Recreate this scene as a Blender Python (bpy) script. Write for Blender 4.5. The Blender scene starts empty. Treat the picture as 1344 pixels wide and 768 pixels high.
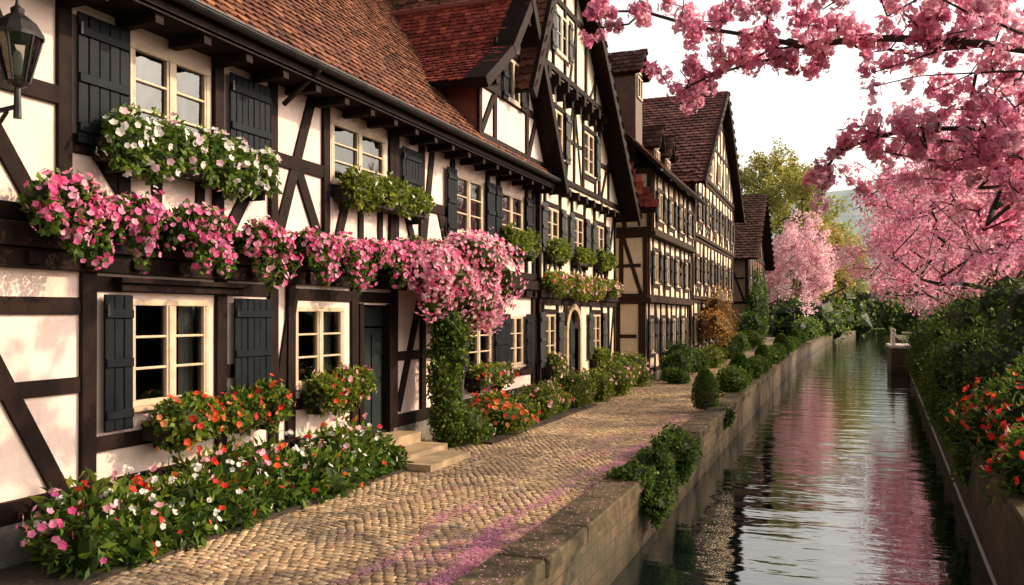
import bpy, math, random
import numpy as np
from mathutils import Vector
random.seed(7); rng=np.random.default_rng(7)
sc=bpy.context.scene
sc.view_settings.view_transform='Standard'; sc.view_settings.look='None'; sc.view_settings.exposure=0
COL=sc.collection
# ---------------------------------------------------------------- materials
def newmat(name):
    m=bpy.data.materials.new(name); m.use_nodes=True
    nt=m.node_tree; b=nt.nodes['Principled BSDF']; return m,nt,b
def N(nt,t,**k):
    n=nt.nodes.new(t)
    for a,v in k.items(): setattr(n,a,v)
    return n
def ramp(nt,stops):
    r=N(nt,'ShaderNodeValToRGB'); cr=r.color_ramp
    while len(cr.elements)<len(stops): cr.elements.new(.5)
    for e,(p,c) in zip(cr.elements,stops): e.position=p; e.color=(*c,1)
    return r
def coords(nt,scale=(1,1,1)):
    g=N(nt,'ShaderNodeNewGeometry'); mp=N(nt,'ShaderNodeMapping'); mp.inputs['Scale'].default_value=scale
    nt.links.new(g.outputs['Position'],mp.inputs['Vector']); return mp.outputs[0]
def noise(nt,vec,s,d=5,r=.6):
    n=N(nt,'ShaderNodeTexNoise'); n.inputs['Scale'].default_value=s; n.inputs['Detail'].default_value=d; n.inputs['Roughness'].default_value=r
    nt.links.new(vec,n.inputs['Vector']); return n.outputs['Fac']
def bump(nt,b,h,strength,dist):
    bp=N(nt,'ShaderNodeBump'); bp.inputs['Strength'].default_value=strength; bp.inputs['Distance'].default_value=dist
    nt.links.new(h,bp.inputs['Height']); nt.links.new(bp.outputs[0],b.inputs['Normal'])
def mat_noise(name,c0,c1,rough=.8,scale=3,vscale=(1,1,1),bs=.3,bd=.01,bscale=None,stops=(.3,.7),metal=0,spec=.5):
    m,nt,b=newmat(name); v=coords(nt,vscale); n=noise(nt,v,scale)
    r=ramp(nt,[(stops[0],c0),(stops[1],c1)]); nt.links.new(n,r.inputs[0]); nt.links.new(r.outputs[0],b.inputs['Base Color'])
    b.inputs['Roughness'].default_value=rough; b.inputs['Metallic'].default_value=metal; b.inputs['Specular IOR Level'].default_value=spec
    n2=noise(nt,v,bscale or scale*6); bump(nt,b,n2,bs,bd); return m
def mat_plaster(name,base,dirt):
    m,nt,b=newmat(name); v=coords(nt); v2=coords(nt,(1,1,.35))
    n=noise(nt,v,1.1,6); n2=noise(nt,v2,4,6,.7)
    r=ramp(nt,[(.25,tuple(x*.82 for x in base)),(.6,base)]); nt.links.new(n,r.inputs[0])
    mx=N(nt,'ShaderNodeMixRGB',blend_type='MIX'); rr=ramp(nt,[(.48,(0,0,0)),(.85,(.6,.6,.6))]); nt.links.new(n2,rr.inputs[0])
    nt.links.new(rr.outputs[0],mx.inputs[0]); nt.links.new(r.outputs[0],mx.inputs[1]); mx.inputs[2].default_value=(*dirt,1)
    nt.links.new(mx.outputs[0],b.inputs['Base Color']); b.inputs['Roughness'].default_value=.9; b.inputs['Specular IOR Level'].default_value=.2
    n3=noise(nt,v,14,8,.7); bump(nt,b,n3,.5,.02); return m
def mat_attr(name,rough=.6,transl=0.0,var=.25,vs=9,bs=0,bd=.01,spec=.5):
    m,nt,b=newmat(name); a=N(nt,'ShaderNodeAttribute'); a.attribute_name='Col'; col=a.outputs['Color']
    if var:
        v=coords(nt); n=noise(nt,v,vs,4)
        r=ramp(nt,[(.2,(1-var,)*3),(.8,(1+var*.3,)*3)]); nt.links.new(n,r.inputs[0])
        mx=N(nt,'ShaderNodeMixRGB',blend_type='MULTIPLY'); mx.inputs[0].default_value=1
        nt.links.new(col,mx.inputs[1]); nt.links.new(r.outputs[0],mx.inputs[2]); col=mx.outputs[0]
    nt.links.new(col,b.inputs['Base Color']); b.inputs['Roughness'].default_value=rough
    b.inputs['Specular IOR Level'].default_value=spec
    if bs: n3=noise(nt,v,vs*5,6); bump(nt,b,n3,bs,bd)
    if transl:
        t=N(nt,'ShaderNodeBsdfTranslucent'); nt.links.new(col,t.inputs[0])
        ms=N(nt,'ShaderNodeMixShader'); ms.inputs[0].default_value=transl
        out=nt.nodes['Material Output']; nt.links.new(b.outputs[0],ms.inputs[1]); nt.links.new(t.outputs[0],ms.inputs[2]); nt.links.new(ms.outputs[0],out.inputs[0])
    return m
M={}
M['plasterA']=mat_plaster('plaster_pink_white',(.74,.57,.51),(.42,.29,.23))
M['plasterB']=mat_plaster('plaster_cream',(.74,.60,.45),(.42,.30,.19))
M['plasterE']=mat_plaster('plaster_brown',(.20,.12,.08),(.10,.06,.04))
M['timber']=mat_noise('dark_timber',(.006,.003,.0025),(.020,.0095,.0075),.7,3,(6,2,1),.6,.012,20,spec=.1)
M['timberB']=mat_noise('brown_timber',(.018,.010,.007),(.05,.026,.016),.75,3,(6,2,1),.6,.012,20,spec=.12)
M['shutter']=mat_noise('shutter_paint',(.003,.0048,.007),(.008,.0105,.0145),.6,5,(1,1,1),.25,.004,30,spec=.1)
M['shutterB']=mat_noise('shutter_grey',(.016,.018,.020),(.042,.043,.043),.6,5,spec=.2)
M['frame']=mat_noise('window_cream',(.40,.30,.20),(.58,.45,.32),.5,6,(1,1,1),.15,.003,spec=.3)
M['door']=mat_noise('door_green',(.007,.013,.013),(.016,.024,.023),.5,6,spec=.2)
M['curtain']=mat_noise('curtain',(.40,.35,.29),(.55,.49,.41),.9,4,(14,14,1))
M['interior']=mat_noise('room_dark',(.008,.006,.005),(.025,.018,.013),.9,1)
M['metal']=mat_noise('gutter_metal',(.015,.013,.014),(.045,.04,.042),.45,4,metal=.6)
M['stone']=mat_noise('plinth_stone',(.08,.07,.06),(.22,.19,.16),.85,3,bs=.8,bd=.03,bscale=9)
M['coping']=mat_noise('coping_stone',(.024,.026,.010),(.15,.11,.068),.9,2.1,bs=.9,bd=.03,bscale=12,spec=.2)
M['step']=mat_noise('step_stone',(.30,.20,.11),(.48,.35,.21),.8,5,bs=.5,bd=.01)
M['red']=mat_noise('red_panel',(.12,.022,.015),(.20,.04,.025),.7,4)
M['brownpanel']=mat_noise('brown_panel',(.05,.025,.018),(.10,.05,.035),.7,4)
M['bark']=mat_noise('bark',(.012,.008,.007),(.05,.033,.027),.85,5,(1,1,.3),.9,.03,14)
M['soil']=mat_noise('soil',(.02,.013,.008),(.06,.04,.024),.95,4,bs=1,bd=.04,bscale=14)
M['grass']=mat_noise('grass_ground',(.035,.055,.015),(.075,.10,.03),.95,1.2,bs=1,bd=.05,bscale=20)
M['joint']=mat_noise('joint_sand',(.11,.074,.043),(.24,.17,.10),.95,3,bs=.8,bd=.02,bscale=30)
M['boxwood']=mat_noise('box_wood',(.010,.007,.006),(.03,.019,.014),.7,5,spec=.3)
M['hill']=mat_noise('hazy_hill_forest',(.24,.33,.34),(.34,.41,.40),1,.02,bs=.5,bd=3,bscale=.1)  # aerial haze is put into the forest's pale bluish base colour
M['white']=mat_noise('pale_stone',(.4,.38,.34),(.6,.57,.52),.7,3)
M['tile']=mat_attr('roof_tile',.8,0,.35,5,.4,.006,.2)
M['cobble']=mat_attr('cobble',.7,0,.3,14,.5,.005,.3)
M['leaf']=mat_attr('leaf',.5,.42,0,6,0,0,.2)
M['petal']=mat_attr('petal',.6,.52,0,6,0,0,.15)
def mk_glass():
    m,nt,b=newmat('window_glass'); nt.nodes.remove(b); out=nt.nodes['Material Output']
    t=N(nt,'ShaderNodeBsdfTransparent'); t.inputs[0].default_value=(.6,.64,.64,1)
    g=N(nt,'ShaderNodeBsdfGlossy'); g.inputs['Roughness'].default_value=.02
    v=coords(nt); n=noise(nt,v,2.2,2); bp=N(nt,'ShaderNodeBump'); bp.inputs['Strength'].default_value=.25; bp.inputs['Distance'].default_value=.02
    nt.links.new(n,bp.inputs['Height']); nt.links.new(bp.outputs[0],g.inputs['Normal'])
    f=N(nt,'ShaderNodeFresnel'); f.inputs[0].default_value=1.8; ms=N(nt,'ShaderNodeMixShader')
    nt.links.new(f.outputs[0],ms.inputs[0]); nt.links.new(t.outputs[0],ms.inputs[1]); nt.links.new(g.outputs[0],ms.inputs[2]); nt.links.new(ms.outputs[0],out.inputs[0]); return m
M['glass']=mk_glass()
def mk_wall():
    m,nt,b=newmat('canal_masonry'); g=N(nt,'ShaderNodeNewGeometry'); sp=N(nt,'ShaderNodeSeparateXYZ'); cb=N(nt,'ShaderNodeCombineXYZ')
    nt.links.new(g.outputs['Position'],sp.inputs[0]); nt.links.new(sp.outputs['Y'],cb.inputs['X']); nt.links.new(sp.outputs['Z'],cb.inputs['Y'])
    br=N(nt,'ShaderNodeTexBrick'); br.inputs['Scale'].default_value=1; br.inputs['Brick Width'].default_value=.42; br.inputs['Row Height'].default_value=.16; br.inputs['Mortar Size'].default_value=.008
    br.inputs['Color1'].default_value=(.10,.055,.033,1); br.inputs['Color2'].default_value=(.16,.095,.055,1); br.inputs['Mortar'].default_value=(.045,.034,.025,1)
    nt.links.new(cb.outputs[0],br.inputs['Vector'])
    v=coords(nt); n=noise(nt,v,1.6,7,.7); r=ramp(nt,[(.36,(0,0,0)),(.6,(1,1,1))]); nt.links.new(n,r.inputs[0])
    mx=N(nt,'ShaderNodeMixRGB'); nt.links.new(r.outputs[0],mx.inputs[0]); nt.links.new(br.outputs[0],mx.inputs[1]); mx.inputs[2].default_value=(.042,.040,.015,1)
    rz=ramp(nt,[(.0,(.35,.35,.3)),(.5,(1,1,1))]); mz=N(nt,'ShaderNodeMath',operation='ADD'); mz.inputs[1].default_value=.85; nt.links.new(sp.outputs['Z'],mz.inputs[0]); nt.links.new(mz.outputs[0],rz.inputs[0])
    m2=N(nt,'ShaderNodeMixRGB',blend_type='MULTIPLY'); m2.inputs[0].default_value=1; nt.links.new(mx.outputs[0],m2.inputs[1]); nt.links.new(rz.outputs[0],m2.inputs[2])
    nt.links.new(m2.outputs[0],b.inputs['Base Color']); b.inputs['Roughness'].default_value=.85
    ad=N(nt,'ShaderNodeMath',operation='SUBTRACT'); n2=noise(nt,v,12,6); nt.links.new(n2,ad.inputs[0]); nt.links.new(br.outputs['Fac'],ad.inputs[1]); bump(nt,b,ad.outputs[0],.8,.02); return m
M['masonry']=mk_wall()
def mk_water():
    m,nt,b=newmat('water'); b.inputs['Base Color'].default_value=(.006,.011,.010,1); b.inputs['Roughness'].default_value=.025
    b.inputs['IOR'].default_value=1.9; b.inputs['Specular IOR Level'].default_value=.85
    v=coords(nt,(.45,1.3,1)); a=noise(nt,v,1.0,3,.5); c=noise(nt,v,4.5,2,.5)
    ml=N(nt,'ShaderNodeMath',operation='MULTIPLY_ADD'); ml.inputs[1].default_value=.15; nt.links.new(c,ml.inputs[0]); nt.links.new(a,ml.inputs[2])
    bump(nt,b,ml.outputs[0],.5,.055); return m
M['water']=mk_water()
# ---------------------------------------------------------------- mesh helpers
def link(o,parent=None):
    COL.objects.link(o)
    if parent: o.parent=parent
    return o
def empty(name,loc=(0,0,0)):
    o=bpy.data.objects.new(name,None); o.empty_display_size=.2; COL.objects.link(o); return o
def quads_obj(name,Q,C,mat,parent=None):
    Q=np.asarray(Q,dtype=np.float32); n,k,_=Q.shape
    me=bpy.data.meshes.new(name); me.vertices.add(n*k); me.vertices.foreach_set('co',Q.reshape(-1))
    me.loops.add(n*k); me.loops.foreach_set('vertex_index',np.arange(n*k,dtype=np.int32))
    me.polygons.add(n); me.polygons.foreach_set('loop_start',np.arange(0,n*k,k,dtype=np.int32)); me.polygons.foreach_set('loop_total',np.full(n,k,dtype=np.int32))
    if C is not None:
        at=me.color_attributes.new('Col','FLOAT_COLOR','POINT'); cc=np.ones((n,k,4),dtype=np.float32); cc[:,:,:3]=np.asarray(C,dtype=np.float32)[:,None,:]
        at.data.foreach_set('color',cc.reshape(-1))
    me.materials.append(mat)
    me.update(calc_edges=True); me.validate()
    return link(bpy.data.objects.new(name,me),parent)
class MB:
    def __init__(s): s.v=[]; s.f=[]
    def quad(s,a,b,c,d):
        i=len(s.v); s.v+= [tuple(a),tuple(b),tuple(c),tuple(d)]; s.f.append((i,i+1,i+2,i+3))
    def poly(s,pts):
        i=len(s.v); s.v+=[tuple(p) for p in pts]; s.f.append(tuple(range(i,i+len(pts))))
    def hexa(s,p):
        i=len(s.v); s.v+=[tuple(x) for x in p]
        s.f+=[(i,i+3,i+2,i+1),(i+4,i+5,i+6,i+7),(i,i+1,i+5,i+4),(i+1,i+2,i+6,i+5),(i+2,i+3,i+7,i+6),(i+3,i,i+4,i+7)]
    def box(s,x0,x1,y0,y1,z0,z1):
        s.hexa([(x0,y0,z0),(x1,y0,z0),(x1,y1,z0),(x0,y1,z0),(x0,y0,z1),(x1,y0,z1),(x1,y1,z1),(x0,y1,z1)])
    def tube(s,p0,p1,r0,r1,k=6):
        p0=Vector(p0);p1=Vector(p1);d=(p1-p0)
        if d.length<1e-5: return
        d.normalize(); a=d.cross(Vector((.3,.9,.2))).normalized(); b=d.cross(a); i=len(s.v)
        for P,r in ((p0,r0),(p1,r1)):
            for j in range(k):
                t=2*math.pi*j/k; s.v.append(tuple(P+a*math.cos(t)*r+b*math.sin(t)*r))
        for j in range(k): s.f.append((i+j,i+(j+1)%k,i+k+(j+1)%k,i+k+j))
        s.f.append(tuple(i+j for j in range(k))[::-1]); s.f.append(tuple(i+k+j for j in range(k)))
    def lathe(s,c,prof,k=12):
        i=len(s.v)
        for r,z in prof:
            for j in range(k):
                t=2*math.pi*j/k; s.v.append((c[0]+r*math.cos(t),c[1]+r*math.sin(t),c[2]+z))
        for q in range(len(prof)-1):
            for j in range(k):
                a=i+q*k+j;b=i+q*k+(j+1)%k; s.f.append((a,b,b+k,a+k))
    def build(s,name,mat,parent=None,bevel=0,smooth=False):
        if not s.v: return None
        me=bpy.data.meshes.new(name); me.from_pydata(s.v,[],s.f); me.materials.append(mat); me.update()
        o=link(bpy.data.objects.new(name,me),parent)
        if smooth:
            for p in me.polygons: p.use_smooth=True
        if bevel:
            m=o.modifiers.new('b','BEVEL'); m.width=bevel; m.segments=1; m.limit_method='ANGLE'
        return o
class Fr:
    def __init__(s,o,u,n): s.o=Vector(o); s.u=Vector(u); s.n=Vector(n)
    def P(s,u,z,n=0): return s.o+s.u*u+s.n*n+Vector((0,0,z))
    def box(s,mb,u0,u1,z0,z1,n0,n1,j=0):
        p=[s.P(u0,z0,n0),s.P(u1,z0,n0),s.P(u1,z0,n1),s.P(u0,z0,n1),s.P(u0,z1,n0),s.P(u1,z1,n0),s.P(u1,z1,n1),s.P(u0,z1,n1)]
        if j: p=[q+Vector((random.uniform(-j,j) for _ in range(3))) for q in p]
        mb.hexa(p)
    def beam(s,mb,a,b,w,n1=.045,n0=-.02,j=.008):
        n1+=random.uniform(-.006,.006)
        du=b[0]-a[0]; dz=b[1]-a[1]; L=math.hypot(du,dz); pu=-dz/L*w/2; pz=du/L*w/2
        c=[(a[0]-pu,a[1]-pz),(b[0]-pu,b[1]-pz),(b[0]+pu,b[1]+pz),(a[0]+pu,a[1]+pz)]
        p=[s.P(q[0],q[1],n0) for q in c]+[s.P(q[0],q[1],n1) for q in c]
        p=[q+Vector((random.uniform(-j,j) for _ in range(3))) for q in p]; mb.hexa(p)
def nrm(a): return a/np.maximum(np.linalg.norm(a,axis=-1,keepdims=True),1e-9)
def runit(n): return nrm(rng.normal(size=(n,3)))
def leaves(C,O,L,W=.5,spread=.8,droop=.2):
    n=len(C); d=nrm(O+runit(n)*spread+np.array([0,0,-droop])); w=nrm(np.cross(d,O+runit(n)*.7)); f=np.cross(w,d)
    L=np.broadcast_to(L,(n,))[:,None]
    return np.stack([C,C+d*L*.5+w*L*W*.5+f*L*.06,C+d*L-f*L*.08,C+d*L*.5-w*L*W*.5+f*L*.06],1)
def flowers(C,O,S,col,cv=.12,k=5):
    n=len(C); nn=nrm(O+runit(n)*.6); t1=nrm(np.cross(nn,runit(n))); t2=np.cross(nn,t1); S=np.broadcast_to(S,(n,))[:,None]; Q=[];CC=[]
    col=np.broadcast_to(np.asarray(col,float),(n,3))
    for i in range(k):
        a=2*math.pi*i/k; p=t1*math.cos(a)+t2*math.sin(a); q=np.cross(nn,p)
        Q.append(np.stack([C,C+p*S*.65+q*S*.45+nn*S*.12,C+p*S*.95+nn*S*.3,C+p*S*.65-q*S*.45+nn*S*.12],1))
        CC.append(col*(1+rng.uniform(-cv,cv,(n,1))))
    return np.concatenate(Q),np.clip(np.concatenate(CC),0,1)
def lump(D,seed,amp=.18):
    r=np.random.default_rng(seed); s=np.zeros(len(D))
    for f in (2.2,4.1,7.3):
        for _ in range(3):
            k=r.normal(size=3)*f; s+=np.sin(D@k+r.uniform(0,6.28))/f*1.2
    return 1+amp*s
GREENS=[(.070,.140,.018),(.110,.195,.026),(.165,.245,.035),(.052,.108,.018)]
YG=[(.17,.23,.025),(.26,.295,.035),(.10,.16,.02)]
DARKG=[(.042,.088,.016),(.075,.135,.022),(.115,.175,.030)]
def blob(c,r,n,L,pal,W=.5,seed=None,spread=.9,amp=.2,core=True,fl=None,droop=.15,top=False,face=None):
    if seed is None: seed=int(rng.integers(1e6))
    c=np.array(c,float); r=np.array(r,float); D=runit(n); lf=lump(D,seed,amp); rad=lf*rng.uniform(.72,1.04,n)
    P=c+D*r*rad[:,None]; Q=[leaves(P,D,rng.uniform(.6,1.2,n)*L,W,spread,droop)]
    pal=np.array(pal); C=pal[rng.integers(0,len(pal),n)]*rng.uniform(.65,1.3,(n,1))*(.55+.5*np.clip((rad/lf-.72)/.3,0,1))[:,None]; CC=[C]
    if core:
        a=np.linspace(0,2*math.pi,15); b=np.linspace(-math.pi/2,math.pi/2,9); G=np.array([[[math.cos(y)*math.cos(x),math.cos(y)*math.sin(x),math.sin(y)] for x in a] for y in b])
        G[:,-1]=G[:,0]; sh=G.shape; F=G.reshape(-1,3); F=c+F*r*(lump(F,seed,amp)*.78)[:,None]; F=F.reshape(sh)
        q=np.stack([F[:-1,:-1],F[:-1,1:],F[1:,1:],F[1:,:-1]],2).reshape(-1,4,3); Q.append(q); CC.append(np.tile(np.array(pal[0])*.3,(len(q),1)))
    if fl:
        m,s,cols=fl; D=runit(m)
        if top: D[:,2]=np.abs(D[:,2])*.9-.15
        if face is not None: D=D+np.array(face)*.7
        D=nrm(D); P=c+D*r*(lump(D,seed,amp)*rng.uniform(.95,1.08,m))[:,None]+D*L*rng.uniform(.35,.85,(m,1))
        cols=np.array(cols); q,cc=flowers(P,D,s*rng.uniform(.75,1.2,m),cols[rng.integers(0,len(cols),m)]); Q.append(q); CC.append(cc)
    return np.concatenate(Q),np.concatenate(CC)
def plant(name,blobs,mat=None,parent=None):
    return quads_obj(name,np.concatenate([b[0] for b in blobs]),np.concatenate([b[1] for b in blobs]),mat or M['leaf'],parent)
# ---------------------------------------------------------------- bank lines
def xL(y): return float(np.interp(y,[-60,60,100,165],[-2.45,-2.45,-1.2,4.5]))
def xR(y): return float(np.interp(y,[-60,0,11,40,60,100,165],[.2,1.15,1.7,3.15,4.1,5.4,9]))
YS=[-60,-20,-10,0,5,10,15,20,25,30,35,40,45,50,55,60,70,80,90,100,115,130,150,165]
g=MB()
for a,b in zip(YS[:-1],YS[1:]):
    prof=lambda y:[(-900,y,0),(xL(y)-.1,y,0),(xL(y)-.1,y,-1.6),(xR(y)+.1,y,-1.6),(xR(y)+.1,y,.3),(900,y,.3)]
    A=prof(a);B=prof(b)
    for i in range(5): g.quad(A[i],A[i+1],B[i+1],B[i])
g.quad((-900,165,0),(900,165,0),(900,1500,0),(-900,1500,0)); g.quad((-900,165,-1.6),(900,165,-1.6),(900,165,0),(-900,165,0))
g.build('ground',M['grass'])
w=MB(); w.quad((-6,-60,-.8),(12,-60,-.8),(12,165,-.8),(-6,165,-.8)); w.build('canal_water',M['water'])
lw=MB(); cp=MB(); rw=MB(); rc=MB(); wl=MB()
for a,b in zip(YS[:-1],YS[1:]):
    for mb,f,o0,o1,z0,z1 in ((lw,xL,-.30,.0,-1.55,.02),(rw,xR,-.0,.3,-1.55,.34),(wl,xR,-.03,.0,-.80,-.775)):
        mb.hexa([(f(a)+o0,a,z0),(f(a)+o1,a,z0),(f(b)+o1,b,z0),(f(b)+o0,b,z0),(f(a)+o0,a,z1),(f(a)+o1,a,z1),(f(b)+o1,b,z1),(f(b)+o0,b,z1)])
y=-10
while y<110:
    L=random.uniform(.9,1.5); 
    dz=random.uniform(-.012,.012); dx=random.uniform(-.015,.015)
    for mb,f,o0,o1,z0,z1 in ((cp,xL,-.45,.05,-.03,.15),(rc,xR,-.05,.35,.344,.45)):
        a=y+.006;b=y+L-.006
        mb.hexa([(f(a)+o0+dx,a,z0),(f(a)+o1+dx,a,z0),(f(b)+o1+dx,b,z0),(f(b)+o0+dx,b,z0),(f(a)+o0+dx,a,z1+dz),(f(a)+o1+dx,a,z1+dz),(f(b)+o1+dx,b,z1-dz),(f(b)+o0+dx,b,z1-dz)])
    y+=L
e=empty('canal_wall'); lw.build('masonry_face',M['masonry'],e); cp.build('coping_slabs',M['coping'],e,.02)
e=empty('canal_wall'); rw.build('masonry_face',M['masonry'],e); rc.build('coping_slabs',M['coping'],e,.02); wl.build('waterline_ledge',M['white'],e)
# path
pth=empty('cobblestone_path'); mb=MB()
for a,b in zip(YS[:-1],YS[1:]): mb.quad((-7.6,a,.006),(xL(a)-.46,a,.006),(xL(b)-.46,b,.006),(-7.6,b,.006))
mb.build('joint_sand_bed',M['joint'],pth)
S=[];rowh=.092; BW=1.09; AMP=.10; nst=11
for bi in range(4):
    x0=-7.25+bi*BW
    for r in range(int((46-3)/rowh)):
        for k in range(nst):
            t=(k+.5+(.5 if r%2 else 0))/nst
            if t>1: continue
            S.append((x0+t*BW,3+r*rowh+AMP*math.sin(math.pi*t)))
S=np.array(S); S=S[S[:,0]<-2.94]; n=len(S); tt=((S[:,0]+7.25)%BW)/BW
S+=rng.normal(0,.007,S.shape)+np.stack([.03*np.sin(S[:,1]*1.7+S[:,0]),.05*np.sin(S[:,0]*1.3+S[:,1]*.6)],1)
hw=rng.uniform(.036,.050,n); hl=rng.uniform(.034,.0445,n); ang=rng.uniform(-.2,.2,n)+np.arctan(AMP*math.pi/BW*np.cos(math.pi*tt))*.8
ca,sa=np.cos(ang),np.sin(ang); hz=rng.uniform(.008,.016,n)+.005*np.sin(S[:,0]*3)*np.sin(S[:,1]*2.1); tx=rng.uniform(-.07,.07,(n,2))
rings=[]
for sc_,zz in ((1,0.0),(.92,.75),(.62,1.0)):
    ring=[]
    for sx,sy in ((-1,-1),(1,-1),(1,1),(-1,1)):
        dx=sx*hw*sc_;dy=sy*hl*sc_; z=zz*hz+(dx*tx[:,0]+dy*tx[:,1])*(zz>0)+.004
        ring.append(np.stack([S[:,0]+dx*ca-dy*sa,S[:,1]+dx*sa+dy*ca,z],1))
    rings.append(ring)
V=np.stack([p for r in rings for p in r],1)
F0=[]
for r in (0,1):
    for j in range(4): F0.append((r*4+j,r*4+(j+1)%4,r*4+4+(j+1)%4,r*4+4+j))
F0.append((8,9,10,11)); F0=np.array(F0)
F=(F0[None]+np.arange(n)[:,None,None]*12).reshape(-1,4)
me=bpy.data.meshes.new('stones'); me.vertices.add(n*12); me.vertices.foreach_set('co',V.astype(np.float32).reshape(-1)); me.loops.add(F.size); me.loops.foreach_set('vertex_index',F.reshape(-1).astype(np.int32))
me.polygons.add(len(F)); me.polygons.foreach_set('loop_start',np.arange(0,F.size,4,dtype=np.int32)); me.polygons.foreach_set('loop_total',np.full(len(F),4,dtype=np.int32)); me.polygons.foreach_set('use_smooth',np.ones(len(F),dtype=bool))
base=np.array([(.46,.31,.175),(.52,.36,.215),(.37,.255,.15),(.55,.41,.26),(.40,.30,.20)]); cc=base[rng.integers(0,5,n)]*rng.uniform(.74,1.12,(n,1))*(1+.10*np.sin(S[:,0]*1.3+S[:,1]*.5)[:,None])
c4=np.ones((n,12,4),dtype=np.float32); c4[:,:,:3]=cc[:,None,:]; at=me.color_attributes.new('Col','FLOAT_COLOR','POINT'); at.data.foreach_set('color',c4.reshape(-1))
me.materials.append(M['cobble']); me.update(calc_edges=True); link(bpy.data.objects.new('stones',me),pth)
# petals on path: drifts in streaks running along the path, thickest by the coping
n=90000
yy=3.4+rng.exponential(6.0,n); xx=-2.93-np.abs(rng.normal(0,1.05,n))
m2=9000; yy=np.concatenate([yy,rng.uniform(3,17,m2)]); xx=np.concatenate([xx,rng.uniform(-6.6,-3,m2)])
xw=xx+.12*np.sin(yy*.8)+.06*np.sin(yy*2.3+1)
dn=.5*np.sin(xw*9)+.45*np.sin(xw*17+1.3)+.45*np.sin(yy*1.1+xw*2)+.35*np.sin(yy*2.9-xw*5)+.5*np.clip((xx+3.6)*1.6,-1,1)+rng.normal(0,.55,len(xx))
ok=(dn>.62)&(xx>-6.9)&(yy<36); xx=xx[ok];yy=yy[ok]; n=len(xx)
P=np.stack([xx,yy,np.full(n,.022)+rng.uniform(0,.008,n)],1)
m3=1300; P=np.concatenate([P,np.stack([rng.uniform(-2.88,-2.42,m3),4+rng.exponential(6,m3),np.full(m3,.166)],1)]); n=len(P)
up=np.tile([0,0,1.],(n,1)); t=nrm(np.cross(up,runit(n))); q=np.cross(up,t); s=rng.uniform(.012,.024,n)[:,None]
Q=np.stack([P,P+t*s*.6+q*s*.5+up*s*.2,P+t*s*1.2+up*s*.35,P+t*s*.6-q*s*.5+up*s*.1],1)
pc=np.array([(.76,.36,.58),(.84,.52,.70),(.66,.26,.50)])[rng.integers(0,3,n)]
quads_obj('fallen_petals',Q,pc,M['petal'])
# ---------------------------------------------------------------- roof tiles
TC={'brown':[(.20,.076,.044),(.145,.052,.033),(.26,.11,.060),(.10,.042,.030),(.18,.078,.050)],'red':[(.29,.050,.034),(.22,.038,.030),(.35,.075,.048),(.17,.032,.026)],'purple':[(.16,.065,.058),(.12,.048,.046),(.20,.085,.072)],'dark':[(.09,.04,.03),(.07,.03,.024),(.12,.055,.04)]}
def tiles(A,B,C,D,tw,th,pal):
    A,B,C,D=[np.array(x,float) for x in (A,B,C,D)]; rows=max(1,int(round(np.linalg.norm(((D-A)+(C-B))/2)/th))); Q=[];K=[]
    nn=np.cross(B-A,D-A); nn/=np.linalg.norm(nn)
    if nn[2]<0: nn=-nn
    for i in range(rows):
        t=i/rows; L=A+(D-A)*t; R=B+(C-B)*t; W=np.linalg.norm(R-L)
        if W<tw: continue
        e=(R-L)/W; s=np.cross(nn,e); s*= 1 if s[2]>0 else -1
        m=int(round(W/tw)); w=W/m; off=.5 if i%2 else 0
        j=np.arange(m+ (1 if off==0 else 0))
        cpos=(j+off if off else j)*w; 
        cpos=np.clip(cpos,w*.25,W-w*.25); k=len(cpos)
        Pp=L+e*cpos[:,None]+e*rng.uniform(-.006,.006,(k,1))+s*rng.uniform(-.01,.01,(k,1))
        hh=rng.uniform(.026,.042,k)[:,None]*(tw/.2)
        h=w*.485
        TL=Pp-e*h+s*th*1.2+nn*.004; TR=Pp+e*h+s*th*1.2+nn*.004
        RL=Pp+e*h+s*th*.28+nn*hh; LL=Pp-e*h+s*th*.28+nn*hh; BR=Pp+e*h*.5+nn*hh*1.05; BL=Pp-e*h*.5+nn*hh*1.05
        dn=nn*.022*(tw/.2)
        for q in ((TL,TR,RL,LL),(LL,RL,BR,BL),(LL,BL,BL-dn,LL-dn),(BL,BR,BR-dn,BL-dn),(BR,RL,RL-dn,BR-dn)): Q.append(np.stack(q,1))
        c=np.array(pal)[rng.integers(0,len(pal),k)]*rng.uniform(.65,1.2,(k,1)); K+=[c]*5
    return np.concatenate(Q),np.concatenate(K)
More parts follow.
